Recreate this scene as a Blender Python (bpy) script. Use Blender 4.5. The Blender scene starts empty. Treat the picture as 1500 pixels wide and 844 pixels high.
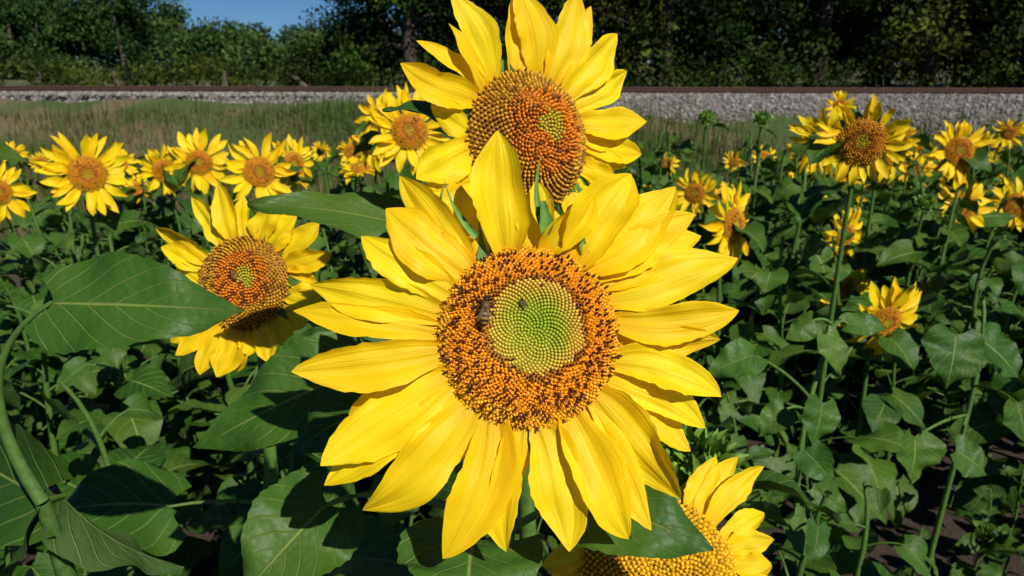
import bpy, math, random
import numpy as np
from mathutils import Vector, Matrix
rng=np.random.default_rng(7); random.seed(7)
sc=bpy.context.scene
sc.view_settings.view_transform='Standard'; sc.view_settings.look='None'; sc.view_settings.exposure=0
F=1083.0; PITCH=math.radians(17.0); CAM=np.array([0,0,1.6])
cp,sp=math.cos(PITCH),math.sin(PITCH)
def at(u,v,d):
    dx=(u-750)/F; dy=(422-v)/F
    return np.array([d*dx, d*(cp+dy*sp), 1.6+d*(dy*cp-sp)])
def nz(a): 
    a=np.asarray(a,float); return a/(np.linalg.norm(a,axis=-1,keepdims=True)+1e-12)

# ---------------------------------------------------------------- mesh builder
class MB:
    def __init__(s): s.V=[];s.C=[];s.U=[];s.F=[];s.M=[];s.n=0
    def add(s,v,f,mat,col,uv=None):
        v=np.asarray(v,float).reshape(-1,3); f=np.asarray(f,int)
        k=len(v); col=np.asarray(col,float)
        if col.ndim==1: col=np.tile(col[:3],(k,1))
        if uv is None: uv=np.zeros((k,2))
        s.V.append(v); s.C.append(col[:,:3]); s.U.append(np.asarray(uv,float).reshape(-1,2))
        s.F.append(f+s.n); s.M.append(np.full(len(f),mat)); s.n+=k
    def mesh(s,name,mats,smooth=True):
        V=np.concatenate(s.V);C=np.concatenate(s.C);U=np.concatenate(s.U)
        loops=np.concatenate([f.ravel() for f in s.F]).astype(np.int32)
        tot=np.concatenate([np.full(len(f),f.shape[1]) for f in s.F])
        st=np.concatenate([[0],np.cumsum(tot)[:-1]]).astype(np.int32)
        me=bpy.data.meshes.new(name)
        me.vertices.add(len(V)); me.vertices.foreach_set('co',V.ravel().astype(np.float32))
        me.loops.add(len(loops)); me.loops.foreach_set('vertex_index',loops)
        me.polygons.add(len(tot)); me.polygons.foreach_set('loop_start',st)
        me.polygons.foreach_set('material_index',np.concatenate(s.M).astype(np.int32))
        me.polygons.foreach_set('use_smooth',np.full(len(tot),smooth))
        me.update(calc_edges=True)
        ca=me.color_attributes.new('Col','FLOAT_COLOR','POINT')
        ca.data.foreach_set('color',np.concatenate([C,np.ones((len(C),1))],1).ravel().astype(np.float32))
        ul=me.uv_layers.new(name='UVMap'); ul.data.foreach_set('uv',U[loops].ravel().astype(np.float32))
        for m in mats: me.materials.append(m)
        return me
def obj(name,me,parent=None,M=None):
    o=bpy.data.objects.new(name,me); sc.collection.objects.link(o)
    if parent: o.parent=parent
    if M is not None: o.matrix_local=M
    return o
def empty(name,loc=(0,0,0)):
    o=bpy.data.objects.new(name,None); o.empty_display_size=0.05; o.location=loc; sc.collection.objects.link(o); return o
def gf(nt,ns,flip=False):
    i=np.arange(nt-1)[:,None]*ns+np.arange(ns-1)[None,:]; i=i.ravel()
    q=np.stack([i,i+1,i+ns+1,i+ns],1)
    return q[:,::-1] if flip else q

# ---------------------------------------------------------------- materials
def newmat(name):
    m=bpy.data.materials.new(name); m.use_nodes=True; nt=m.node_tree; nt.nodes.clear()
    return m,nt,nt.nodes,nt.links
def N(nt,t,**k):
    n=nt.nodes.new(t)
    for a,b in k.items(): setattr(n,a,b)
    return n
def math_(nt,op,a,b=None,c=None,clamp=False):
    n=nt.nodes.new('ShaderNodeMath'); n.operation=op; n.use_clamp=clamp
    for i,x in enumerate((a,b,c)):
        if x is None: continue
        if isinstance(x,(int,float)): n.inputs[i].default_value=x
        else: nt.links.new(x,n.inputs[i])
    return n.outputs[0]
def mixc(nt,fac,a,b,mode='MIX'):
    n=nt.nodes.new('ShaderNodeMix'); n.data_type='RGBA'; n.blend_type=mode
    for i,x in ((0,fac),(6,a),(7,b)):
        if isinstance(x,(int,float)): n.inputs[i].default_value=x
        elif isinstance(x,tuple): n.inputs[i].default_value=(*x,1)
        else: nt.links.new(x,n.inputs[i])
    return n.outputs[2]
def noise(nt,scale,detail=3,vec=None,rough=.55):
    n=nt.nodes.new('ShaderNodeTexNoise'); n.inputs['Scale'].default_value=scale; n.inputs['Detail'].default_value=detail
    n.inputs['Roughness'].default_value=rough
    if vec is None: vec=nt.nodes.new('ShaderNodeTexCoord').outputs['Object']
    nt.links.new(vec,n.inputs['Vector']); return n.outputs['Fac']
def ramp(nt,fac,stops):
    n=nt.nodes.new('ShaderNodeValToRGB'); e=n.color_ramp.elements
    while len(e)<len(stops): e.new(.5)
    for x,(p,c) in zip(e,stops): x.position=p; x.color=(*c,1)
    nt.links.new(fac,n.inputs[0]); return n.outputs[0]
def finish(nt,color,rough=.6,bump=None,bs=.3,bd=.001,trans=0,tcol=None,spec=.5):
    p=N(nt,'ShaderNodeBsdfPrincipled'); nt.links.new(color,p.inputs['Base Color'])
    if isinstance(rough,float): p.inputs['Roughness'].default_value=rough
    else: nt.links.new(rough,p.inputs['Roughness'])
    p.inputs['Specular IOR Level'].default_value=spec
    out=N(nt,'ShaderNodeOutputMaterial')
    if bump is not None and bs>0:
        b=N(nt,'ShaderNodeBump'); b.inputs['Strength'].default_value=bs; b.inputs['Distance'].default_value=bd
        nt.links.new(bump,b.inputs['Height']); nt.links.new(b.outputs[0],p.inputs['Normal'])
    if trans>0:
        t=N(nt,'ShaderNodeBsdfTranslucent'); nt.links.new(tcol if tcol is not None else color,t.inputs['Color'])
        m=N(nt,'ShaderNodeMixShader'); m.inputs[0].default_value=trans
        nt.links.new(p.outputs[0],m.inputs[1]); nt.links.new(t.outputs[0],m.inputs[2]); nt.links.new(m.outputs[0],out.inputs[0])
    else: nt.links.new(p.outputs[0],out.inputs[0])
def attr(nt): 
    a=N(nt,'ShaderNodeAttribute'); a.attribute_name='Col'; return a.outputs['Color']
def uvs(nt):
    u=N(nt,'ShaderNodeTexCoord').outputs['UV']; s=N(nt,'ShaderNodeSeparateXYZ'); nt.links.new(u,s.inputs[0]); return u,s.outputs[0],s.outputs[1]

def mat_petal():
    m,nt,_,L=newmat('petal_yellow'); c=attr(nt); uv,u,v=uvs(nt)
    cm=N(nt,'ShaderNodeCombineXYZ'); L.new(math_(nt,'MULTIPLY',u,1.0),cm.inputs[0]); L.new(math_(nt,'MULTIPLY',v,11.),cm.inputs[1])
    st=noise(nt,1.5,4,cm.outputs[0])
    n2=noise(nt,45,3)
    col=mixc(nt,math_(nt,'MULTIPLY',math_(nt,'SUBTRACT',st,.47,clamp=True),2.2,clamp=True),c,(0.88,0.48,0.0))
    col=mixc(nt,math_(nt,'MULTIPLY',n2,.18),col,(1.0,0.84,0.03))
    h=math_(nt,'ADD',math_(nt,'MULTIPLY',math_(nt,'SINE',math_(nt,'MULTIPLY',v,38.)),.16),math_(nt,'MULTIPLY',st,1.6))
    finish(nt,col,.5,h,.5,.0010,.30,col,.25); return m
def mat_leaf(name='leaf_green',k=1.0):
    m,nt,_,L=newmat(name); c=attr(nt); uv,u,v=uvs(nt)
    a=math_(nt,'MULTIPLY',math_(nt,'ABSOLUTE',math_(nt,'SUBTRACT',v,.5)),2.)
    n3=noise(nt,7,1)
    p=math_(nt,'ADD',math_(nt,'SUBTRACT',math_(nt,'MULTIPLY',u,6.5),math_(nt,'MULTIPLY',a,2.6)),math_(nt,'MULTIPLY',n3,.7))
    d=math_(nt,'ABSOLUTE',math_(nt,'SUBTRACT',math_(nt,'FRACT',p),.5))
    side=math_(nt,'SUBTRACT',1.,math_(nt,'DIVIDE',d,.06),clamp=True)
    side=math_(nt,'MULTIPLY',side,math_(nt,'SUBTRACT',1.0,math_(nt,'MULTIPLY',a,.7),clamp=True))
    mid=math_(nt,'SUBTRACT',1.,math_(nt,'DIVIDE',a,.045),clamp=True)
    vein=math_(nt,'MAXIMUM',side,mid)
    vo=N(nt,'ShaderNodeTexVoronoi'); vo.inputs['Scale'].default_value=150
    L.new(N(nt,'ShaderNodeTexCoord').outputs['Object'],vo.inputs['Vector'])
    ret=math_(nt,'SUBTRACT',1.,vo.outputs['Distance'],clamp=True)
    n1=noise(nt,22,3)
    col=mixc(nt,math_(nt,'MULTIPLY',n1,.8),c,(0.020,0.070,0.006))
    col=mixc(nt,math_(nt,'MULTIPLY',math_(nt,'SUBTRACT',n3,.5,clamp=True),1.8),col,(0.10,0.165,0.015))
    col=mixc(nt,math_(nt,'MULTIPLY',vein,.85),col,(0.28,0.37,0.09))
    g=N(nt,'ShaderNodeNewGeometry')
    col=mixc(nt,math_(nt,'MULTIPLY',g.outputs['Backfacing'],.5),col,(0.09,0.155,0.05))
    h=math_(nt,'SUBTRACT',math_(nt,'ADD',math_(nt,'MULTIPLY',ret,.5),math_(nt,'MULTIPLY',n1,1.8)),math_(nt,'MULTIPLY',vein,1.3))
    t=mixc(nt,1.,col,(1.0,1.0,.25),'MULTIPLY')
    finish(nt,col,.5,h,.7,.0018,.14,t,.28); return m
def mat_attr(name,rough=.7,nscale=40,amt=.5,bs=.3,bd=.001,trans=0,spec=.3):
    m,nt,_,L=newmat(name); c=attr(nt); n=noise(nt,nscale,3)
    col=mixc(nt,1.,c,ramp(nt,n,[(.25,(1-amt,)*3),(.75,(1+amt*.6,)*3)]),'MULTIPLY')
    finish(nt,col,rough,n,bs,bd,trans,None,spec); return m
PET=mat_petal(); LEAF=mat_leaf(); DISK=mat_attr('disk_floret',.65,300,.3,0,.0005,.0); STEM=mat_attr('stem_green',.6,120,.35,.5,.001,.0)
PM=[PET,DISK,STEM,LEAF]
CROWN=mat_attr('tree_foliage',.6,.8,.75,0,.01,0,.10); BARK=mat_attr('bark',.9,9,.5,.8,.03)
GRASS=mat_attr('grass_blades',.7,2,.45,0,.01,0,.15); STONE=mat_attr('ballast_stone',.9,14,.3,0,.01)

# ---------------------------------------------------------------- plant parts
PT=[0,.12,.3,.5,.68,.82,.92,.97,1]; PW=[.42,.68,.93,1,.88,.62,.32,.16,.015]
def petal(mb,B,T,W,arch=.06,bend=0,cup=.25,twist=0,curl=0,col=(.93,.6,.006),nt=14,ns=7,mat=0,Z=(0,0,1),tab=(PT,PW)):
    B=np.array(B,float);T=np.array(T,float);Z=np.array(Z,float);L=np.linalg.norm(T-B)
    sd=nz(np.cross(Z,T-B)); C1=(B+T)/2+arch*L*Z+bend*L*sd
    t=np.linspace(0,1,nt)[:,None]
    C=(1-t)**2*B+2*t*(1-t)*C1+t*t*T; tg=nz(2*(1-t)*(C1-B)+2*t*(T-C1))
    C=C+curl*L*(np.clip(t-.6,0,1)/.4)**2*Z
    s_=nz(np.cross(Z,tg)); n_=np.cross(tg,s_)
    a=twist*t; s2=s_*np.cos(a)+n_*np.sin(a); n2=-s_*np.sin(a)+n_*np.cos(a)
    w=np.interp(t[:,0],*tab)[:,None]*W/2
    s=np.linspace(-1,1,ns); ph=rng.uniform(0,6.3); f=rng.uniform(4,8)
    asym=1+.14*np.sin(t*f+ph)
    P=[]
    for k in s:
        off=cup*w*(k*k)+.16*w*k*np.sin(t*f*1.3+ph)+.08*w*math.cos(k*math.pi*2.2+ph*.3)+.07*w*np.sin(t*17+ph+k*3)*abs(k)
        rag=1+(rng.normal(0,.028,(nt,1)) if abs(k)>.99 else 0)
        P.append(C+s2*k*w*rag*(asym if k>0 else 2-asym)+n2*off)
    P=np.stack(P,1).reshape(-1,3)
    tt=np.repeat(t[:,0],ns); cc=np.array(col)[None,:]*np.ones((nt*ns,1))
    if mat==0:
        k=np.clip(1-tt/.22,0,1)[:,None]; cc=cc*(1-k*.6)+np.array([.85,.36,0])*k*.6
    uv=np.stack([tt+rng.uniform(0,9),np.tile((s+1)/2,nt)],1)
    mb.add(P,gf(nt,ns),mat,cc,uv)
def ycol():
    k=rng.random(); return np.array([.98,.76,.006])*(1-k)+np.array([.95,.62,.004])*k
def hdisk(x,R,dome=.20,dip=.10):
    return R*(dome*(1-x**(3.2 if dome<.3 else 2.2))-dip*np.exp(-(x/.42)**2))
def frame(n,up=(0,0,1)):
    n=nz(n); x=nz(np.cross(up,n)); y=np.cross(n,x); return x,y,n
GOLD=math.pi*(3-5**.5)
def cone(mb,P,n,x,y,r0,r1,h,sides,c0,c1,c2=None,tip=True):
    a=np.arange(sides)*2*math.pi/sides+rng.uniform(0,6); d=np.cos(a)[:,None]*x+np.sin(a)[:,None]*y
    V=np.concatenate([P+d*r0,P+d*r1+n*h*.65,[P+n*h]]); 
    i=np.arange(sides);j=(i+1)%sides
    C=np.concatenate([np.tile(c0,(sides,1)),np.tile(c1,(sides,1)),[c1 if c2 is None else c2]])
    mb.add(V,np.stack([i,j,j+sides,i+sides],1),1,C)
    mb.F.append(np.stack([i+sides,j+sides,np.full(sides,2*sides)],1)+mb.n-len(V)); mb.M.append(np.full(sides,1))
A_=np.array
def disk(mb,R,n,lod,style='mix',dome=.20,dip=.10):
    nr,na=14,40; V=[];C=[]
    for i in range(nr):
        x=i/(nr-1)*1.0
        for j in range(na):
            a=j*2*math.pi/na; V.append((x*R*math.cos(a),x*R*math.sin(a),hdisk(x,R,dome,dip)-.015*R))
            base=A_([.26,.27,.012]) if (x<.45 and style=='mix') else A_([.50,.17,.006]); 
            if style=='yellow': base=A_([.6,.34,.01])
            if style=='green': base=A_([.12,.25,.03])
            if style=='tan': base=A_([.35,.15,.008])
            C.append(base)
    i=np.arange((nr-1)*na); r=i//na; c=i%na
    mb.add(V,np.stack([r*na+c,(r+1)*na+c,(r+1)*na+(c+1)%na,r*na+(c+1)%na],1),1,np.array(C))
    for i in range(n):
        x=math.sqrt((i+.5)/n); a=i*GOLD
        r=x*R; px,py=r*math.cos(a),r*math.sin(a); z=hdisk(x,R,dome,dip)-.01*R
        e=.01; sl=(hdisk(x+e,R,dome,dip)-hdisk(max(x-e,0),R,dome,dip))/(2*e*R)
        rad=A_([math.cos(a),math.sin(a),0]); nn=nz(A_([0,0,1])-sl*rad)
        P=A_([px,py,z]); sz=R*1.75/math.sqrt(n)
        k_=max(0,1-x)
        xo=math.hypot(px-.20*R*k_,py-.18*R*k_)/R if style in('mix','tan') else x
        ex=xo+rng.normal(0,.018)+ .03*math.sin(a+2.0)+.015*math.sin(a*5)
        jit=nz(nn+rng.normal(0,.08,3)); X,Y,_=frame(jit,(0.1,1,.2))
        if style in('yellow','green'):
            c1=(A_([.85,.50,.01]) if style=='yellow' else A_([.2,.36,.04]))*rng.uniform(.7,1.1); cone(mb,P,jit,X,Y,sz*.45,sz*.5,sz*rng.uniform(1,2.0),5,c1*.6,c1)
            continue
        if style=='tan':
            lo,mid_=.24,.62
            if ex<lo: c1=A_([.50,.42,.02])
            elif ex<mid_: c1=A_([.72,.22,.008]) if rng.random()<.78 else A_([.22,.06,.006])
            else: c1=A_([.62,.32,.015]) if rng.random()<.7 else A_([.34,.15,.012])
            c1=c1*rng.uniform(.75,1.15)
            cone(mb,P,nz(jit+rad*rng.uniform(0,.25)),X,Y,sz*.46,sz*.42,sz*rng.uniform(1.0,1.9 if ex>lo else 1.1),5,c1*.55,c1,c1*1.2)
            continue
        if style=='bg':
            if ex<.32: c1=A_([.55,.42,.015])
            elif ex<.48: c1=A_([.46,.16,.008])
            elif ex<.8: c1=A_([.80,.34,.008]) if rng.random()<.85 else A_([.25,.08,.01])
            else: c1=A_([.66,.38,.012])
            c1=c1*rng.uniform(.8,1.1); cone(mb,P,jit,X,Y,sz*.46,sz*.42,sz*rng.uniform(1.0,1.7),4,c1*.6,c1,c1*1.1); continue
        if ex<.54:
            k=min(1,ex/.54)
            g=A_([.27,.42,.010])*(1-k**1.8)+A_([.70,.46,.05])*k**1.8
            g=np.clip(g,0,.8)*rng.uniform(.92,1.08)
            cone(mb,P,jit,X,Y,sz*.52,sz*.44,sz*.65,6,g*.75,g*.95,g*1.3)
        elif ex<.60:
            g=A_([.55,.24,.012]) if rng.random()<.6 else A_([.17,.045,.006])
            cone(mb,P,nz(jit+rad*.15),X,Y,sz*.45,sz*.34,sz*rng.uniform(1.3,1.9),5,g*.7,g,g*.9)
        else:
            o=A_([.92,.34,.006])*rng.uniform(.85,1.08)
            if ex>.9: o=A_([.92,.48,.01])*rng.uniform(.85,1.05)
            ax=nz(jit+rad*rng.uniform(.05,.35))
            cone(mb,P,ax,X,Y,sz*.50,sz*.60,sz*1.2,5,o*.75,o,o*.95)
            q_=rng.random()
            if q_<(.30 if ex<.92 else .10):
                b=A_([.085,.020,.005])*rng.uniform(.6,1.7)
                cone(mb,P+ax*sz*.9,nz(ax+rad*.25),X,Y,sz*.28,sz*.38,sz*rng.uniform(1.3,2.2),6,b,b,b)
            elif q_<.9 and rng.random()<.85:
                for q in (-1,1):
                    dr=nz(ax+X*q*rng.uniform(.5,1.1)+Y*rng.normal(0,.5)); x2,y2,_=frame(dr,(.2,.9,.3))
                    oc=A_([.97,.44,.008])*rng.uniform(.85,1.05)
                    cone(mb,P+ax*sz*rng.uniform(.9,1.4),dr,x2,y2,sz*.14,sz*.15,sz*rng.uniform(.7,1.2),3,oc,oc)
def calyx(mb,R,nb=22,k=1.0,lod=1):
    nr,na=8,24; V=[]
    for i in range(nr):
        x=i/(nr-1)
        rr=R*(1.03-.9*x**1.6); zz=-R*(.02+.50*x**.8)
        for j in range(na): a=j*2*math.pi/na; V.append((rr*math.cos(a),rr*math.sin(a),zz))
    i=np.arange((nr-1)*na); r=i//na; c=i%na
    mb.add(V,np.stack([r*na+c,r*na+(c+1)%na,(r+1)*na+(c+1)%na,(r+1)*na+c],1),2,(.08,.16,.03))
    for b in range(nb):
        a=b*GOLD*1.0+rng.normal(0,.1); l=rng.uniform(.55,.95)*R*k
        d=np.array([math.cos(a),math.sin(a),0])
        rb=R*rng.uniform(.75,.98)
        petal(mb,d*rb+np.array([0,0,-.10*R]),d*(rb+l*.8)+np.array([0,0,rng.uniform(-.5,.0)*R]),R*.38,arch=.12,cup=.3,curl=rng.uniform(-.15,.1),
              col=np.array([.09,.18,.03])*rng.uniform(.8,1.2),nt=8,ns=5,mat=2,tab=([0,.2,.5,.8,1],[.9,1,.7,.28,.02]))
def rand_petals(mb,R,n,Lp,lod=1,zr=(-.2,.25)):
    for i in range(n):
        a=2*math.pi*i/n+rng.normal(0,.10); lay=i%2; l=Lp*rng.uniform(.68,1.08); d=np.array([math.cos(a),math.sin(a),0])
        a2=a+rng.normal(0,.16); d2=np.array([math.cos(a2),math.sin(a2),0])
        petal(mb,d*R*.95+np.array([0,0,-.03*R-lay*.05*R]),d2*(R+l)+np.array([0,0,rng.uniform(*zr)*R-lay*.1*R]),Lp*rng.uniform(.26,.40),
              arch=rng.uniform(0,.16),bend=rng.normal(0,.09),cup=rng.uniform(.1,.6),twist=rng.normal(0,.5),curl=rng.uniform(-.2,.2),col=ycol(),
              nt=9 if lod<2 else 14,ns=5 if lod<2 else 7)
def tube(mb,pts,rad,sides=8,mat=2,col=(.075,.155,.025)):
    pts=np.array(pts,float); n=len(pts)
    rad=np.interp(np.linspace(0,1,n),np.linspace(0,1,len(rad)),rad) if len(rad)!=n else np.array(rad)
    tg=nz(np.gradient(pts,axis=0)); a=np.arange(sides)*2*math.pi/sides; V=[]
    ref=np.array([.9,.3,.1]) if abs(tg[0][0])<.8 else np.array([0,0,1.])
    for i in range(n):
        x=nz(np.cross(ref,tg[i])); y=np.cross(tg[i],x); V.append(pts[i]+rad[i]*(np.cos(a)[:,None]*x+np.sin(a)[:,None]*y))
    i=np.arange((n-1)*sides); r=i//sides; c=i%sides
    mb.add(np.concatenate(V),np.stack([r*sides+c,r*sides+(c+1)%sides,(r+1)*sides+(c+1)%sides,(r+1)*sides+c],1),mat,col)
def bez(P,n=16):
    P=[np.array(p,float) for p in P]; out=[]
    for t in np.linspace(0,1,n):
        Q=P[:]
        while len(Q)>1: Q=[Q[i]*(1-t)+Q[i+1]*t for i in range(len(Q)-1)]
        out.append(Q[0])
    return out
LT=[0,.06,.16,.3,.45,.62,.78,.9,.97,1]; LW=[.50,.80,.97,1,.93,.72,.44,.2,.06,.01]
def lcol():
    k=rng.random()**1.4; return (np.array([.026,.088,.008])*(1-k)+np.array([.080,.155,.016])*k)*rng.uniform(.75,1.2)
def leaf(mb,B,T,W,nrm,droop=.12,fold=.18,wave=.08,nt=20,ns=9,col=None,lobe=.16,roll=0):
    B=np.array(B,float);T=np.array(T,float);L=np.linalg.norm(T-B); nrm=nz(nrm)
    tg0=nz(T-B); sd0=nz(np.cross(nrm,tg0)); n0=np.cross(tg0,sd0)
    C1=(B+T)/2+n0*droop*L
    t=np.linspace(0,1,nt)[:,None]
    C=(1-t)**2*B+2*t*(1-t)*C1+t*t*T; tg=nz(2*(1-t)*(C1-B)+2*t*(T-C1)+1e-9)
    n_=nz(np.cross(tg,sd0)); a=roll*(t-.3); s2=sd0*np.cos(a)+n_*np.sin(a); n2=-sd0*np.sin(a)+n_*np.cos(a)
    w=np.interp(t[:,0],LT,LW)[:,None]*W/2
    ser=1+.05*((t*13)%1-.5)*(t<.95)
    P=[]; p1,p2=rng.uniform(0,6.3,2); s=np.linspace(-1,1,ns)
    for k in s:
        ph=p1 if k<0 else p2; ak=abs(k)
        wk=w*(ser if ak>.99 else 1)
        off=fold*w*ak**1.3+wave*W*ak**2*np.sin(t*9+ph)+.03*W*np.sin(t*21+ph*2)*ak
        P.append(C+s2*k*wk+n2*off-tg*lobe*L*ak**1.6*(1-t)**2.5)
    P=np.stack(P,1).reshape(-1,3); c=lcol() if col is None else np.array(col)
    mb.add(P,gf(nt,ns,True),3,c,np.stack([np.repeat(t[:,0],ns),np.tile((s+1)/2,nt)],1))
def leaf_set(mb,pts,zs,sizes,azs,lo=False,r=.011):
    pts=np.array(pts); Z=pts[:,2]; o=np.argsort(Z)
    for z,l,a in zip(zs,sizes,azs):
        c=np.array([np.interp(z,Z[o],pts[o,0]),np.interp(z,Z[o],pts[o,1]),z])
        d=np.array([math.cos(a),math.sin(a),0]); up=rng.uniform(.2,.8)
        pl=l*rng.uniform(.35,.8)
        e=c+d*pl+np.array([0,0,pl*up])
        tube(mb,bez([c,c+d*pl*.5+np.array([0,0,pl*up*.9]),e],6),[.0032,.0022],5,2,(.09,.17,.03))
        dr=rng.uniform(-1.3,.2); T=e+nz(d+np.array([rng.normal(0,.25),rng.normal(0,.25),dr]))*l
        nr=np.array([rng.normal(0,.45),rng.normal(0,.45)+.05,1.])+d*.5
        leaf(mb,e,T,l*rng.uniform(.68,.95),nr,droop=rng.uniform(.05,.25),fold=rng.uniform(-.05,.45),wave=rng.uniform(.03,.12),
             nt=12 if lo else 20,ns=5 if lo else 9,roll=rng.normal(0,.5))

# ---------------------------------------------------------------- hero flowers
def head_M(P,yaw,pitch):
    y,p=math.radians(yaw),math.radians(pitch)
    n=np.array([math.sin(y)*math.cos(p),-math.cos(y)*math.cos(p),math.sin(p)]); x,yy,n=frame(n)
    M=Matrix.Identity(4)
    for i in range(3): M[i][0]=x[i];M[i][1]=yy[i];M[i][2]=n[i];M[i][3]=P[i]
    return M
def hero(cu,cv,d,Rpx,yaw,pitch,plist,nflor,style,lod,stem,leaves,extra=0,ryaw=0,dome=.2,dip=.1,ws=1.0):
    S=d/F; P=at(cu,cv,d); M=head_M(P,yaw,pitch); R=Rpx*S; mb=MB()
    kx=1/math.cos(math.radians(ryaw))
    disk(mb,R,nflor,lod,style,dome,dip); calyx(mb,R,22,.8,lod)
    for q in plist:
        bx,by,tx,ty,w=q[:5]; z=q[5] if len(q)>5 else 0; tw=q[6] if len(q)>6 else rng.normal(0,.34); cu_=q[7] if len(q)>7 else rng.uniform(.02,.42)
        b=np.array([(bx-cu)*kx,cv-by]); b=b/np.linalg.norm(b)*Rpx*.96
        B=np.array([b[0],b[1],-4+min(z,6)*.3])*S; T=np.array([(tx-cu)*kx,cv-ty,z])*S
        petal(mb,B,T,w*S*ws*rng.uniform(.92,1.06),arch=rng.uniform(.02,.16),bend=rng.normal(0,.085),cup=cu_,twist=tw,curl=rng.uniform(-.09,.12),col=ycol(),nt=22,ns=11)
    e=empty('sunflower',(0,0,0)); h=obj('flower_head',mb.mesh('flower_head',PM),e,M)
    sm=MB(); back=np.array(M@Vector((0,0,-R*.45))); nn=np.array(M.to_3x3()@Vector((0,0,-1)))
    pts=bez([back,back+nn*.06,np.array(stem[0]),np.array(stem[1])],28)
    tube(sm,pts,[.012,.0085,.009,.011,.013],10,2,(.09,.18,.03)); obj('stem',sm.mesh('stem',PM),e)
    if leaves:
        lm=MB(); leaf_set(lm,pts,*leaves); obj('leaves',lm.mesh('leaves',PM),e)
    return e,M,S,R
mainp=[(748,385,733,195,84,45,.1,.45),(785,385,790,262,60,12),(704,400,585,243,64,-8),(690,405,567,300,88,16),(668,432,531,341,66,12),
(655,462,456,412,66,2),(650,485,430,448,48,-16),(650,515,440,538,72,6),(662,552,480,668,90,6),(672,570,479,698,74,-14),(690,588,532,735,84,0),
(715,605,646,803,80,2),(738,612,736,799,62,-14),(785,612,822,794,80,6),(760,612,712,730,50,-18),(830,600,910,784,80,4),(850,592,942,772,54,-16),
(868,578,982,727,84,0),(885,552,1034,632,60,-14),(898,535,1056,587,66,6),(905,505,1057,503,60,-6),(905,470,1090,460,64,6),(900,430,1093,381,74,0),
(890,405,1048,340,68,-16),(880,395,1031,313,70,8),(865,385,1003,270,74,-4),(845,378,936,249,80,14,.3,.6),(820,375,905,262,56,-12),(800,375,872,288,50,30,.6,.7),
(715,390,678,258,56,-18),(890,545,1010,665,60,-20),(660,540,510,600,54,-20),(730,388,660,300,50,-20)]
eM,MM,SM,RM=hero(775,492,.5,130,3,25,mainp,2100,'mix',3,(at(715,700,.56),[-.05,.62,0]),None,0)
mb=MB()
for (bx,by,mx,my,tx,ty,w,z) in [(797,330,785,290,797,230,13,34),(650,330,655,290,655,256,12,-10),(700,345,690,300,655,262,12,10),(860,372,872,320,866,282,12,10)]:
    petal(mb,np.array([bx-775,492-by,z*.6])*SM,np.array([tx-775,492-ty,z])*SM,w*SM,arch=.12,bend=.18,cup=.7,curl=.12,twist=.9,col=(.13,.27,.05),nt=14,ns=5,mat=2,tab=([0,.2,.5,.8,1],[1,.9,.6,.3,.02]))
petal(mb,np.array([800-775,492-345,20])*SM,np.array([797-775,492-300,36])*SM,22*SM,arch=.2,cup=.8,curl=.1,twist=.5,col=(.15,.30,.05),nt=10,ns=5,mat=2,tab=([0,.3,.6,1],[.5,1,.8,.3]))
obj('green_bracts',mb.mesh('green_bracts',PM),eM,MM)
upp=[(715,150,603,97,52,0),(722,140,673,44,34,10,.6),(738,125,688,0,54,5),(768,112,792,-22,58,-5),(800,112,778,-12,60,5),(825,120,874,-8,66,5),(836,130,909,6,40,-8),
(845,140,938,52,60,5),(855,155,954,108,52,0),(860,185,973,190,54,5),(860,215,968,240,52,0),(850,250,908,276,46,0),(845,260,885,305,46,-8),(830,290,855,345,50,0),
(700,190,640,150,46,0),(697,210,600,248,62,8),(698,240,603,268,52,-6),(700,260,612,305,54,5),(712,290,640,340,54,0),(750,310,715,380,54,0),(790,310,790,380,54,0),(862,200,950,216,50,-10),(862,230,935,258,44,-10),(730,130,640,60,34,-15)]
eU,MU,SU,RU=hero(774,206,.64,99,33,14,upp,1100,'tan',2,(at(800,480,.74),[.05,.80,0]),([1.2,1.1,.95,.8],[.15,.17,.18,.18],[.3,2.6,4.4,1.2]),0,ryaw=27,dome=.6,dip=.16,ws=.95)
lp=[(300,385,214,338,40),(300,400,222,366,36),(297,420,246,388,30),(320,360,266,289,38),(335,352,312,270,44,8),(352,350,345,285,36,-5),(375,352,400,296,50,5),(395,360,432,314,50),(410,370,467,322,44),
(420,385,488,365,42),(425,400,470,408,40,-5),(425,430,482,440,40),(420,450,456,470,36,-8),(405,465,438,503,42),(395,475,407,527,42,5),(370,482,372,520,40),(350,482,330,553,50,5),(335,478,300,552,40),(320,470,262,525,42),(305,460,247,507,38),(295,445,240,470,38,-5),(360,484,350,545,40,-8)]
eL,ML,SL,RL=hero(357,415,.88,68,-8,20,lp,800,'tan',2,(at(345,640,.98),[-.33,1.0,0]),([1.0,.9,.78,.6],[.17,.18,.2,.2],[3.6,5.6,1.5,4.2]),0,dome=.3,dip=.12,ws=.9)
bp=[(1080,775,1168,710,40,20),(1066,755,1132,690,40,10),(1045,745,1100,683,40,5),(1010,735,1012,702,36),(1092,800,1160,775,40,5),(1092,820,1152,818,38,15),(1090,840,1145,850,40,5),
(862,790,795,808,44,5),(850,820,788,842,44,5),(850,850,780,880,44),(880,770,835,735,40),(930,745,905,700,40),(970,735,965,690,40),(1085,870,1150,900,40),(1050,940,1090,1010,40),(960,960,960,1040,40),(870,930,830,990,40)]
eB,MBt,SB,RB=hero(968,850,.60,118,12,44,bp,1100,'yellow',2,(at(960,1100,.72),[.13,.75,0]),([.9,.75],[.17,.18],[.2,2.2]),0,dome=.3)

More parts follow.
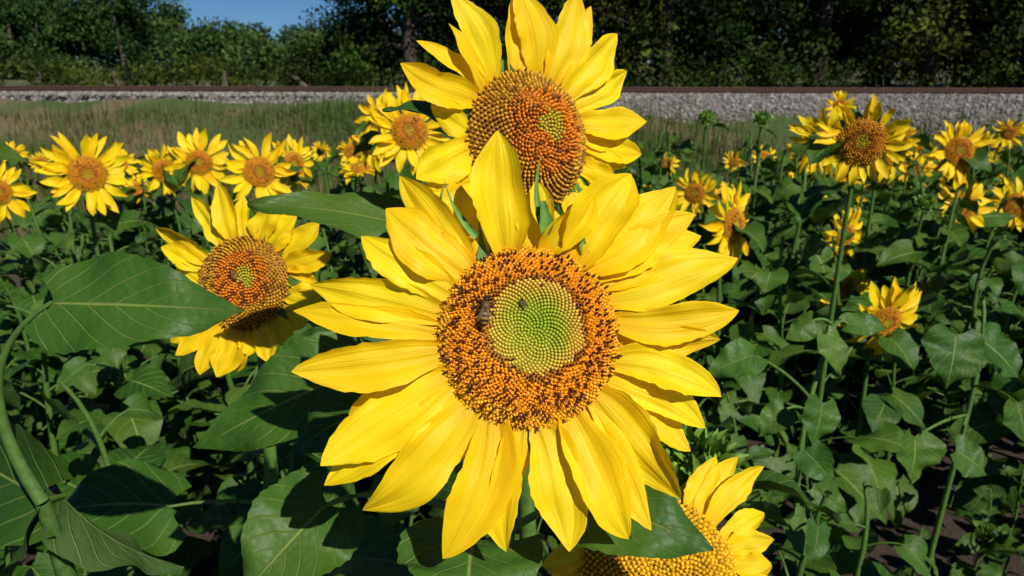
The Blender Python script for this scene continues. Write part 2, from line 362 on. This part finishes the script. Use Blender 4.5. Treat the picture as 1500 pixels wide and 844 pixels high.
def hleaf(b,t,w,nrm,db,dt,par=None,pet=None,name='sunflower_leaf',**k):
    mb=MB(); B=at(b[0],b[1],db); T=at(t[0],t[1],dt); leaf(mb,B,T,w*(db+dt)/2/F,nrm,nt=40,ns=15,**k)
    if pet is not None: tube(mb,bez([B+nz(T-B)*.002]+pet,12),[.0022,.003,.0035],8,2,(.10,.20,.035))
    return obj('leaf' if par else name,mb.mesh('leaf',PM),par)
TC=lambda x=0,z=.6:np.array([x,-1.,z])
eP=empty('sunflower_plant'); sm=MB()
spts=bez([at(62,735,.60),at(-30,600,.58),at(-20,520,.56),at(30,470,.55),at(78,442,.55)],24)
tube(sm,spts,[.0055,.0042,.003,.0022,.0017],10,2,(.08,.165,.03))
tube(sm,bez([at(62,735,.60),at(90,800,.62),at(110,950,.7),[-.36,.72,0]],16),[.0056,.008,.010,.012],10,2,(.08,.165,.03)); obj('stem',sm.mesh('stem',PM),eP)
LC=(.052,.130,.014); LD=(.03,.085,.01)  # LD: darkened green that paints shade into the lower-left leaves
hleaf((78,444),(358,456),158,TC(.1,.9),.55,.55,eP,droop=.04,fold=.10,col=LC,lobe=.11)
hleaf((90,725),(270,830),150,TC(-1.9,.6),.64,.70,eP,[at(62,735,.60)],droop=.15,fold=.3,col=LD)
hleaf((60,725),(-60,640),150,TC(-1.5,1.0),.62,.75,eP,[at(62,735,.60)],droop=.1,col=LD)
hleaf((60,745),(20,900),150,TC(-1.8,.6),.62,.62,eP,[at(62,735,.60)],droop=.2,col=LD)
hleaf((592,330),(362,300),88,TC(0,1.3),.70,.66,eU,[at(640,380,.74),at(770,470,.74)],droop=.10,fold=.1,col=LC)
hleaf((655,175),(560,160),46,TC(0,1.6),.70,.66,eU,[at(700,190,.70)],droop=.12,col=LD)
hleaf((722,110),(662,92),60,TC(-.5,.8),.72,.74,eU,[at(740,150,.70)],droop=.1,col=LC)
hleaf((520,545),(290,657),150,TC(.1,1.0),.66,.66,eM,[at(600,620,.66),at(715,720,.565)],droop=.1,fold=.1,col=LC)
hleaf((560,590),(425,665),100,TC(-.6,.9),.60,.60,eM,[at(640,640,.62),at(712,740,.57)],droop=.15,fold=.35)
hleaf((480,738),(350,880),165,TC(.1,1.0),.60,.56,eM,[at(560,700,.64),at(705,760,.57)],droop=.1,col=LC)
hleaf((692,790),(680,930),225,TC(.1,1.2),.54,.47,eM,[at(700,770,.57)],droop=.18,fold=.08,col=(.065,.15,.018))
hleaf((838,722),(1046,806),150,TC(.1,1.0),.535,.50,eM,[at(790,750,.56),at(705,800,.585)],droop=.12,fold=.15,col=LC)
hleaf((430,520),(520,490),60,TC(.1,1.0),.8,.8,eL,[at(380,600,.95)],droop=.1)
hleaf((-60,225),(50,242),46,TC(0,1.5),.70,.68,eP,[at(-80,300,.7),at(-20,520,.6)],droop=.2)
eR=empty('sunflower_plant'); sm=MB(); rp_=bez([at(1225,470,1.5),at(1210,520,1.5),at(1150,640,1.45),at(1140,760,1.5),[.75,1.35,0]],24)
tube(sm,rp_,[.004,.005,.006,.009],8,2,(.09,.18,.03)); obj('stem',sm.mesh('stem',PM),eR)
for (b,t,w,d,j) in [((1210,490),(1232,553),46,1.45,2),((1190,470),(1150,498),42,1.45,1),((1240,475),(1300,480),40,1.5,1),((1205,590),(1188,655),60,1.35,9),((1150,600),(1110,640),46,1.4,9),((1180,660),(1222,705),52,1.35,13),((1190,715),(1240,752),54,1.35,15),((1105,520),(1035,550),60,1.3,8),((1160,760),(1190,820),60,1.3,16)]:
    hleaf(b,t,w,TC(.2+rng.normal(0,.4),rng.uniform(.3,1.3)),d,d,eR,[(at(b[0],b[1],d)+rp_[j])/2+[0,0,.02],rp_[j]],droop=.12,fold=rng.uniform(0,.4),roll=rng.normal(0,.3),col=lcol()*1.25)
eQ=empty('sunflower_plant'); sm=MB(); rq_=bez([at(1440,440,1.7),at(1450,560,1.65),[1.05,1.6,.6],[1.07,1.62,0]],24)
tube(sm,rq_,[.004,.006,.009],8,2,(.09,.18,.03)); obj('stem',sm.mesh('stem',PM),eQ)
for (b,t,w,d,j) in [((1400,490),(1385,570),95,1.5,4),((1440,500),(1495,560),85,1.55,4),((1340,640),(1330,710),85,1.5,9),((1400,660),(1445,695),64,1.5,9),((1490,590),(1500,650),70,1.5,7)]:
    hleaf(b,t,w,TC(.2+rng.normal(0,.4),rng.uniform(.3,1.3)),d,d,eQ,[(at(b[0],b[1],d)+rq_[j])/2+[0,0,.02],rq_[j]],droop=.12,fold=rng.uniform(0,.4),roll=rng.normal(0,.3),col=lcol()*1.2)

# ---------------------------------------------------------------- bees
def insect(name,P,M,L,heading,stripes=True):
    mb=MB(); x=np.array([math.cos(heading),math.sin(heading),0]); y=np.array([-x[1],x[0],0]); z=np.array([0,0,1.])
    prof=[(-.50,.02,.0),(-.46,.07,0),(-.38,.115,.01),(-.26,.145,.02),(-.14,.145,.03),(-.04,.11,.04),(0.0,.05,.05),(.04,.10,.06),(.12,.145,.07),(.20,.14,.07),(.27,.09,.06),(.30,.045,.05),(.33,.085,.04),(.39,.10,.03),(.45,.075,.01),(.49,.02,0)]
    ns=14;V=[];C=[]
    fine=np.linspace(-.5,.49,60); pr=np.array(prof)
    for s in fine:
        r=np.interp(s,pr[:,0],pr[:,1]);h=np.interp(s,pr[:,0],pr[:,2])
        for j in range(ns):
            a=j*2*math.pi/ns; V.append(P+(x*s+y*r*math.cos(a)+z*(r*math.sin(a)*.9+h+.2))*L)
            if s<0: c=(.34,.16,.03) if (stripes and int((s+.5)*14)%2==1) else (.02,.012,.006)
            elif s<.29: c=(.13,.075,.025)
            else: c=(.02,.014,.01)
            C.append(c)
    n=len(fine);i=np.arange((n-1)*ns);r=i//ns;c=i%ns
    mb.add(V,np.stack([r*ns+c,(r+1)*ns+c,(r+1)*ns+(c+1)%ns,r*ns+(c+1)%ns],1),0,np.array(C))
    for sd in (-1,1):
        for k,(sx,ex) in enumerate([(.22,.38),(.14,.10),(.06,-.22)]):
            a=P+(x*sx+y*sd*.08+z*.18)*L; m=P+(x*(sx+ex)/2+y*sd*.26+z*.26)*L; e=P+(x*ex+y*sd*.36-z*.02)*L
            tube(mb,[a,(a+m)/2+z*.02*L,m,(m+e)/2,e],[.025*L,.03*L,.012*L],5,0,(.03,.018,.01))
        tube(mb,[P+(x*.46+y*sd*.03+z*.25)*L,P+(x*.54+y*sd*.09+z*.3)*L,P+(x*.6+y*sd*.13+z*.22)*L],[.012*L,.01*L],4,0,(.02,.015,.01))
        for (bx,l,w,ang) in [(.14,.58,.13,.30),(.08,.42,.10,.5)]:
            d=-x*math.cos(ang)+y*sd*math.sin(ang); q=np.cross(z,d)*sd; b=P+(x*bx+y*sd*.08+z*.34)*L
            t=np.linspace(0,1,8); w_=w*np.sin(np.clip(t,.03,.985)**.8*math.pi)*L
            A=b+d*t[:,None]*l*L+z*(.02*L); vv=np.stack([A,A+q*w_[:,None]],1).reshape(-1,3)
            mb.add(vv,gf(8,2),1,(.5,.4,.25))
        r0=.045*L;cc=P+(x*.40+y*sd*.075+z*.24)*L
        tube(mb,[cc-z*r0,cc-z*r0*.6,cc,cc+z*r0*.6,cc+z*r0],[r0*.1,r0*.8,r0,r0*.8,r0*.1],8,0,(.01,.008,.006))
    o=obj(name,mb.mesh(name,[INS,WING])); o.matrix_world=M; return o
INS=mat_attr('insect_body',.5,900,.4,.4,.0003)
m,nt,_,_2=newmat('insect_wing'); p=N(nt,'ShaderNodeBsdfPrincipled'); p.inputs['Base Color'].default_value=(.25,.18,.09,1); p.inputs['Roughness'].default_value=.35; p.inputs['Alpha'].default_value=.28
o_=N(nt,'ShaderNodeOutputMaterial'); nt.links.new(p.outputs[0],o_.inputs[0]); WING=m
def onhead(dx,dy,S,R,dome=.2,dip=.1): 
    x,y=dx*S,dy*S; return np.array([x,y,float(hdisk(math.hypot(x,y)/R,R,dome,dip))+.0035])
insect('honey_bee',onhead(-64,34,SM,RM),MM,.021,math.radians(84))
insect('fly',onhead(-8,46,SM,RM)-np.array([0,0,.001]),MM,.007,math.radians(-50),False)
insect('honey_bee',onhead(-6,10,SL,RL,.3,.12),ML,.014,math.radians(130))

# ---------------------------------------------------------------- field sunflowers
heads=[]
for i in range(7):
    mb=MB(); R=.058*[1,.85,1.1,.95,.8,1.0,1.15][i]
    disk(mb,R,300,1,'bg',.28,.12); calyx(mb,R,16); rand_petals(mb,R,[30,26,34,28,24,32,30][i],[.09,.08,.085,.1,.075,.09,.07][i],1,(-.6,.4) if i%2 else (-.15,.6)); heads.append(mb.mesh('flower_head',PM))
buds=[]
for i in range(2):
    mb=MB(); R=.03; disk(mb,R,60,1,'green'); calyx(mb,R,18)
    for b in range(40):
        a=b*GOLD; q=b/40; d=np.array([math.cos(a),math.sin(a),0])
        petal(mb,d*R*(.95-.2*q),d*R*(1.9-1.5*q)+np.array([0,0,R*(.3+1.1*q)]),R*.45,arch=.3,cup=.4,curl=.1,col=np.array([.14,.27,.035])*rng.uniform(.8,1.2),nt=7,ns=5,mat=2,tab=([0,.2,.5,.8,1],[.9,1,.7,.28,.02]))
    buds.append(mb.mesh('flower_bud',PM))
fl=[(128,255,122,5,8),(-2,282,100,10,5),(240,250,74,20,0),(292,238,90,-5,5),(380,252,132,5,12),(430,240,80,30,0),(200,278,54,-20,40),(600,193,128,10,15),(556,172,90,-20,20),(530,245,70,-30,60),
(545,210,80,-40,10),(1018,283,86,0,5),(1074,330,124,58,0),(1262,208,136,8,0),(1208,208,104,-20,5),(1304,225,96,35,-5),(1405,222,92,35,10),(1412,303,92,45,0),(1478,195,56,10,0),(1487,300,80,30,5),
(1120,232,44,20,30),(1075,238,34,0,0),(1238,345,92,50,-10),(1230,418,90,10,30),(1297,470,120,45,-15),(1230,155,54,0,20),(975,240,40,0,10),(515,222,46,20,0),(470,222,30,0,0),(20,225,40,0,0),(175,240,50,10,20),(1340,250,56,20,0),(1172,255,54,20,20),(1440,215,46,0,0),(60,238,34,0,0),(1240,278,64,20,0),(1380,250,50,0,0),(955,262,40,20,20),(1060,290,50,-10,20),(1320,200,60,10,10),(1180,225,60,-20,10),(1350,225,46,0,10),(1455,250,50,10,5),(1290,262,56,20,10),(1145,300,48,20,10)]
for i,(u,v,dp,yw,pt) in enumerate(fl):
    D=.27*F/dp; sc_=1.0
    if D>5.5: sc_=5.5/D; D=5.5
    P=at(u,v,D); M=head_M(P,yw-math.degrees(math.atan((u-750)/F))+rng.normal(0,4),pt+4); M=M@Matrix.Rotation(rng.uniform(0,6.3),4,'Z')@Matrix.Scale(sc_*.98,4)
    e=empty('sunflower'); obj('flower_head',heads[i%7],e,M)
    back=np.array(M@Vector((0,0,-.02))); nn=np.array(M.to_3x3()@Vector((0,0,-1)))
    g=np.array([P[0]+rng.normal(0,.05),P[1]+.12,0]); pts=bez([back,back+nn*.07,g*[1,1,0]+[0,0,P[2]*.9],g],18)
    mb=MB(); tube(mb,pts,[.008,.007,.008,.012],7); n=11; zs=[P[2]*(.96-.08*k) for k in range(n)]
    leaf_set(mb,pts,zs,[rng.uniform(.10,.15)+.008*k for k in range(n)],[rng.uniform(0,6.3)+2.4*k for k in range(n)],True)
    obj('stem_and_leaves',mb.mesh('stem_and_leaves',PM),e)
for (u,v,D,s) in [(1035,174,3.6,1.1),(1116,176,3.6,1.1),(1000,690,.72,1.1),(1035,685,.72,.8),(1355,300,3,1)]:
    P=at(u,v,D); M=head_M(P,rng.uniform(-30,30),60)@Matrix.Scale(s,4); e=empty('sunflower_bud'); obj('flower_bud',buds[0],e,M)
    mb=MB(); pts=bez([P-[0,0,.01],P-[0,-.02,.1],[P[0]+.03,P[1]+.1,P[2]*.8],[P[0]+.03,P[1]+.1,0]],14); tube(mb,pts,[.006,.007,.012],7)
    n=8; leaf_set(mb,pts,[P[2]*(.95-.09*k) for k in range(n)],[rng.uniform(.07,.10)+.012*k for k in range(n)],[2.4*k for k in range(n)],True); obj('stem_and_leaves',mb.mesh('stem_and_leaves',PM),e)
pv=[]
for i in range(9):
    mb=MB(); H=1.0; pts=bez([[0,0,0],[rng.normal(0,.05),rng.normal(0,.05),.4],[rng.normal(0,.05),rng.normal(0,.05),.8],[rng.normal(0,.04),rng.normal(0,.04),H]],14)
    tube(mb,pts,[.012,.008,.005],7); n=17; zs=[H*(.99-.05*k) for k in range(n)]
    leaf_set(mb,pts,zs,[min(.18,.055+.015*k)*rng.uniform(.6,1.2) for k in range(n)],[2.4*k+rng.normal(0,.4) for k in range(n)],True)
    pv.append(mb.mesh('sunflower_plant',PM))
def place(x,y,s):
    o=obj('sunflower_plant',pv[rng.integers(9)]); o.location=(x,y,0); o.rotation_euler=(rng.normal(0,.06),rng.normal(0,.06),rng.uniform(0,6.3)); o.scale=(s*1.05,s*1.05,s)
for yy in np.arange(.95,7.6,.33):
    for xx in np.arange(-6.2,6.4,.30):
        x=xx+rng.normal(0,.09); y=yy+rng.normal(0,.09)
        if abs(x)>y*.78+.7: continue
        if y>5.2+.22*x+rng.normal(0,.3): continue
        if abs(x)<.25 and y<1.05: continue
        s=rng.uniform(.72,1.10)
        if x>.3 and y>2.5: s+=.10
        if y<1.5: s=rng.uniform(.65,.93)
        if .6<x<1.75 and .8<y<2.3: s=rng.uniform(.42,.72)
        place(x,y,s)
for (x,y,s) in [(.55,1.0,.75),(.62,1.3,.8),(-.75,.8,.78),(-.6,.65,.65),(.3,.8,.75),(-.2,.85,.75)]: place(x,y,s)

# ---------------------------------------------------------------- ground, embankment, ballast, railway
def ytr(x): return 14.6-.07*x
def gz(x,y):
    d=y-ytr(x); q=np.clip((x+4)/14,0,1)
    h=np.interp(d,[-5,-3.2,-1.2,-.5,4,7,60],[0,.15,.66,.90,.85,.7,.6])*(1-q)+np.interp(d,[-5,-3.2,-1.4,-.9,4,7,60],[0,.08,.52,.74,.80,.7,.6])*q
    h=h+.04*np.sin(x*1.7+y*.9)*np.clip((y-5)/3,0,1)
    return h+.02*np.sin(x*5)*np.cos(y*4)
xs=np.concatenate([np.linspace(-400,-32,12),np.linspace(-30,30,121),np.linspace(32,400,12)]); ys=np.concatenate([np.linspace(-200,-3,12),np.linspace(-2,26,141),np.linspace(28,500,20)])
X,Y=np.meshgrid(xs,ys); Zg=gz(X,Y); mb=MB(); mb.add(np.stack([X,Y,Zg],-1).reshape(-1,3),gf(len(ys),len(xs)),0,(.1,.1,.1))
m,nt,_,L=newmat('ground_soil_grass'); tc=N(nt,'ShaderNodeTexCoord').outputs['Object']; n1=noise(nt,.7,5,tc); n2=noise(nt,18,5,tc,.7); sx=N(nt,'ShaderNodeSeparateXYZ'); L.new(tc,sx.inputs[0])
soil=mixc(nt,n2,(.020,.013,.008),(.06,.038,.024)); dry=mixc(nt,n2,(.07,.055,.028),(.22,.17,.10)); grn=mixc(nt,n2,(.03,.06,.012),(.08,.12,.03))
veg=mixc(nt,ramp(nt,n1,[(.46,(0,0,0)),(.58,(1,1,1))]),grn,dry)
f=math_(nt,'MULTIPLY',math_(nt,'SUBTRACT',sx.outputs[1],5.),.5,clamp=True)
finish(nt,mixc(nt,f,soil,veg),.95,n2,.8,.03); obj('ground',mb.mesh('ground',[m]))
xs=np.linspace(-34,34,140); prof=[(-1.9,.40),(-1.2,.76),(-.75,.96),(-.2,1.0),(3.2,1.0),(3.8,.9),(4.6,.55)]
def dsc(x): return np.clip(.68+.03*x,.35,1.1)
mb=MB(); V=[]
for d,z in prof:
    dd=np.where(d<-.5,d*dsc(xs),d); V.append(np.stack([xs,ytr(xs)+dd,z+0*xs],-1))
mb.add(np.concatenate(V),gf(len(prof),140),0,(.16,.15,.14)); bal=empty('gravel_ballast'); obj('ballast_bed',mb.mesh('ballast_bed',[STONE]),bal)
ph=(1+5**.5)/2; iv=nz(np.array([(-1,ph,0),(1,ph,0),(-1,-ph,0),(1,-ph,0),(0,-1,ph),(0,1,ph),(0,-1,-ph),(0,1,-ph),(ph,0,-1),(ph,0,1),(-ph,0,-1),(-ph,0,1)]))
itf=np.array([(0,11,5),(0,5,1),(0,1,7),(0,7,10),(0,10,11),(1,5,9),(5,11,4),(11,10,2),(10,7,6),(7,1,8),(3,9,4),(3,4,2),(3,2,6),(3,6,8),(3,8,9),(4,9,5),(2,4,11),(6,2,10),(8,6,7),(9,8,1)])
n=17000; rx=rng.uniform(-13,13,n); rd=rng.uniform(-1.9,.6,n); pr=np.array(prof); rz=np.interp(rd,pr[:,0],pr[:,1])
rdd=np.where(rd<-.5,rd*dsc(rx),rd); cen=np.stack([rx,ytr(rx)+rdd,rz+.005],-1)
sz=rng.uniform(.015,.036,(n,1,1))*rng.uniform(.6,1.3,(n,1,3)); V=cen[:,None,:]+iv[None]*sz+rng.normal(0,.005,(n,12,3))
g=rng.uniform(.10,.38,(n,1)); col=np.concatenate([g,g*.96,g*.92],1)*np.where(rng.random((n,1))<.15,np.array([[.8,.62,.5]]),1)
mb=MB(); mb.add(V,(itf[None]+np.arange(n)[:,None,None]*12).reshape(-1,3),0,np.repeat(col,12,0)); obj('ballast_stones',mb.mesh('ballast_stones',[STONE],False),bal)
rw=empty('railway_track'); RUST=mat_attr('rusty_rail',.7,30,.4,.4,.004)
rp=np.array([(-.07,0),(.07,0),(.07,.02),(.012,.04),(.012,.09),(.036,.10),(.036,.125),(-.036,.125),(-.036,.10),(-.012,.09),(-.012,.04),(-.07,.02)])
for off in (.35,1.8):
    mb=MB(); V=[]
    for x in (-40,40): V.append(np.stack([np.full(12,x),ytr(x)+off+rp[:,0],.965+rp[:,1]],-1))
    i=np.arange(12); mb.add(np.concatenate(V),np.stack([i,(i+1)%12,(i+1)%12+12,i+12],1),0,(.11,.06,.045)); obj('rail',mb.mesh('rail',[RUST],False),rw)
mb=MB()
bx=np.array([(a,b,c) for a in(-1,1) for b in(-1,1) for c in(-1,1)],float); bf=np.array([(0,1,3,2),(4,6,7,5),(0,4,5,1),(2,3,7,6),(0,2,6,4),(1,5,7,3)])
for x in np.arange(-34,34,.6): mb.add(bx*[.11,1.25,.09]+[x,ytr(x)+1.07,.89],bf,0,(.10,.075,.055))
obj('sleepers',mb.mesh('sleepers',[BARK],False),rw)

def blades(n,xr,yr,hr,w,cfun,mb,thr=-.3):
    x=rng.uniform(*xr,n);y=rng.uniform(*yr,n)
    cl=np.sin(x*1.3+2*np.sin(y*.9))+np.sin(y*1.7+x*.6)+rng.normal(0,.6,n); k=cl>thr
    k&=(y<ytr(x)-np.where(x<0,.5,1.35*dsc(x))+rng.normal(0,.16,n)); x=x[k];y=y[k];cl=cl[k];n=len(x)
    h=rng.uniform(*hr,n)*(1+.4*np.clip(cl,0,2)); a=rng.uniform(0,6.3,n); lean=rng.uniform(.05,.5,n)*h
    z=gz(x,y); P=np.stack([x,y,z],-1); s=np.stack([np.cos(a),np.sin(a),0*a],-1)*w/2; l=np.stack([np.cos(a+1.5),np.sin(a+1.5),0*a],-1)*lean[:,None]; u=np.array([0,0,1.])
    V=np.stack([P-s,P+s,P-s*.7+l*.35+u*h[:,None]*.6,P+s*.7+l*.35+u*h[:,None]*.6,P+l+u*h[:,None]],1)
    b=np.arange(n)[:,None]*5; C=cfun(n,cl)
    mb.add(V,b+np.array([[0,1,3,2]]),0,np.repeat(C,5,0)); mb.F.append(b+np.array([[2,3,4]])+mb.n-5*n); mb.M.append(np.zeros(n))
def gcol(n,cl):
    k=np.clip(rng.random((n,1))*.75+.35*cl[:,None],0,1); return (np.array([[.17,.13,.045]])*(1-k)+np.array([[.05,.105,.012]])*k)*rng.uniform(.4,1.2,(n,1))
mb=MB(); blades(55000,(-17,14),(5.6,14),(.06,.26),.014,gcol,mb,-.9); blades(6000,(-17,14),(6,14),(.3,.6),.013,gcol,mb,.5); obj('grass',mb.mesh('grass',[GRASS]))

# ---------------------------------------------------------------- trees
def quads(mb,cen,size,cols,mat=0):
    n=len(cen); d=nz(rng.normal(0,1,(n,3))); e=nz(np.cross(d,rng.normal(0,1,(n,3)))); f=np.cross(d,e)
    s=size[:,None]; V=np.stack([cen-d*s,cen+e*s*.5+f*s*.12,cen+d*s,cen-e*s*.5+f*s*.12],1)
    mb.add(V,np.arange(n*4).reshape(-1,4),mat,np.repeat(cols,4,0))
def crown(mb,centers,radii,per,ls,base):
    for c,r in zip(centers,radii):
        n=int(per*r*r); v=nz(rng.normal(0,1,(n,3)))*(rng.random((n,1))**.45)*r*np.array([1,1,.75]); 
        t=rng.uniform(.3,1.5)
        col=np.array(base)[None]*t*rng.uniform(.6,1.4,(n,1)); col[:,0]*=(1+.6*rng.random(n)*(t>1))
        quads(mb,c+v,ls*rng.uniform(.6,1.3,n),col)
def tree(seed,H,Rc,low,per,ls,base):
    mb=MB(); tr=[[0,0,-.3],[rng.normal(0,.15),rng.normal(0,.15),H*.3],[rng.normal(0,.3),rng.normal(0,.3),H*.6],[rng.normal(0,.3),0,H*.85]]
    pts=bez(tr,12); tube(mb,pts,[.22,.16,.1,.04],9,1,(.07,.055,.042)); cs=[];rs=[]
    for i in range(26):
        q=rng.random(); j=int(2+q*9); p=np.array(pts[min(j,11)]); a=i*GOLD; l=Rc*rng.uniform(.45,1.0)*(1-.45*q)
        e=p+np.array([math.cos(a)*l,math.sin(a)*l,rng.uniform(-.5,.9)*l*.5]); e[2]=max(e[2],low)
        tube(mb,bez([p,(p+e)/2+[0,0,.25*l],e],7),[.06,.035,.012],5,1,(.07,.055,.042)); cs.append(e); rs.append(rng.uniform(.5,.95))
        m=(p+e)/2+rng.normal(0,.3,3); m[2]=max(m[2],low); cs.append(m); rs.append(rng.uniform(.4,.8))
    for i in range(16):
        a=rng.uniform(0,6.3); cs.append(np.array([math.cos(a)*Rc*rng.uniform(.5,1),math.sin(a)*Rc*rng.uniform(.5,1),rng.uniform(low,H*.5)])); rs.append(rng.uniform(.35,.75))
    crown(mb,cs,rs,per,ls,base); return mb.mesh('tree',[CROWN,BARK],False)
tv=[tree(i,7.5,2.2,.35,450,.08,b) for i,b in enumerate([(.024,.062,.006),(.015,.040,.006),(.040,.068,.006),(.020,.046,.008)])]
k=0
for row,(y0,x0,stp) in enumerate([(21.5,-3.0,2.3),(25,-3.8,2.6),(29,-4.6,3)]):
    for x in np.arange(x0,24,stp):
        o=obj('tree',tv[(k*7+row)%4]); k+=1; o.location=(x+rng.normal(0,.2),y0+rng.normal(0,.6)-.05*x,.7); o.rotation_euler=(0,0,rng.uniform(0,6.3)); s=rng.uniform(.9,1.2); o.scale=(s,s,s)
mb=MB(); cs=[];rs=[]
for i in range(110):
    x=rng.uniform(-5,22); y=19.2+rng.uniform(0,1.8)-.05*x; cs.append(np.array([x,y,.7+rng.uniform(.1,.7)])); rs.append(rng.uniform(.35,.7))
crown(mb,cs,rs,380,.06,(.024,.050,.008)); obj('shrub_hedge',mb.mesh('shrub_hedge',[CROWN],False))
def belt(name,y0,xr,nc,hf,base,ls,per,rr):
    mb=MB(); cs=[];rs=[]
    for i in range(nc):
        x=rng.uniform(*xr); top=hf(x)*(1+.06*math.sin(x*1.1)+.05*math.sin(x*2.7+1)); r=rng.uniform(*rr); r=min(r,top*.3); z=.3+(top-r*.75-.3)*rng.random()**.7
        cs.append(np.array([x,y0+rng.uniform(-2,2.5)+(z/top)*2,z])); rs.append(r)
    crown(mb,cs,rs,per,ls,base)
    for x in np.arange(xr[0],xr[1],3.0):
        xx=x+rng.normal(0,.5); h=hf(xx)*.7; tube(mb,bez([[xx,y0,0],[xx+rng.normal(0,.4),y0,h*.5],[xx+rng.normal(0,.5),y0,h]],6),[.2,.12,.04],6,1,(.10,.08,.065))
    obj(name,mb.mesh(name,[CROWN,BARK],False))
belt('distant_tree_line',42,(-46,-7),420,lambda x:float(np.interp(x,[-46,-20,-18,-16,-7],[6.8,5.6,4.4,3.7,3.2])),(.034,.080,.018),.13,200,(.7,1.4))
belt('distant_tree_line',62,(-66,0),330,lambda x:float(np.interp(x,[-66,-31,-27,-24,0],[9,7.0,5.2,4.7,4.4])),(.055,.11,.05),.2,110,(1,1.9))  # distance haze is mixed into the belt greens, most in this back row
belt('shrub_hedge',24,(-24,-4),150,lambda x:1.9,(.035,.062,.009),.08,300,(.4,.8))

# ---------------------------------------------------------------- light, sky, camera
S=Vector((.50,-.72,.80)).normalized()
sl=bpy.data.lights.new('sun','SUN'); sl.energy=5.0; sl.angle=math.radians(.5); sl.color=(1,.94,.84); so=bpy.data.objects.new('sun',sl); sc.collection.objects.link(so); so.rotation_euler=S.to_track_quat('Z','Y').to_euler()
w=bpy.data.worlds.new('World'); sc.world=w; w.use_nodes=True; nt=w.node_tree; bg=nt.nodes['Background']; sk=nt.nodes.new('ShaderNodeTexSky'); sk.sky_type='NISHITA'; sk.sun_disc=False
sk.sun_elevation=math.asin(S.z); sk.sun_rotation=math.atan2(S.x,S.y); sk.altitude=2500; sk.air_density=1.0; sk.dust_density=.0; sk.ozone_density=4.0
nt.links.new(mixc(nt,1.,sk.outputs[0],(.48,.78,1.10),'MULTIPLY'),bg.inputs[0]); bg.inputs[1].default_value=.05
cd=bpy.data.cameras.new('camera'); cam=bpy.data.objects.new('camera',cd); sc.collection.objects.link(cam); cam.location=(0,0,1.6); cam.rotation_euler=(math.pi/2-PITCH,0,0)
cd.lens=26; cd.sensor_width=36; cd.clip_start=.02; cd.clip_end=2000; cd.dof.use_dof=True; cd.dof.focus_distance=.5; cd.dof.aperture_fstop=16
sc.camera=cam
print('objects',len(sc.objects))
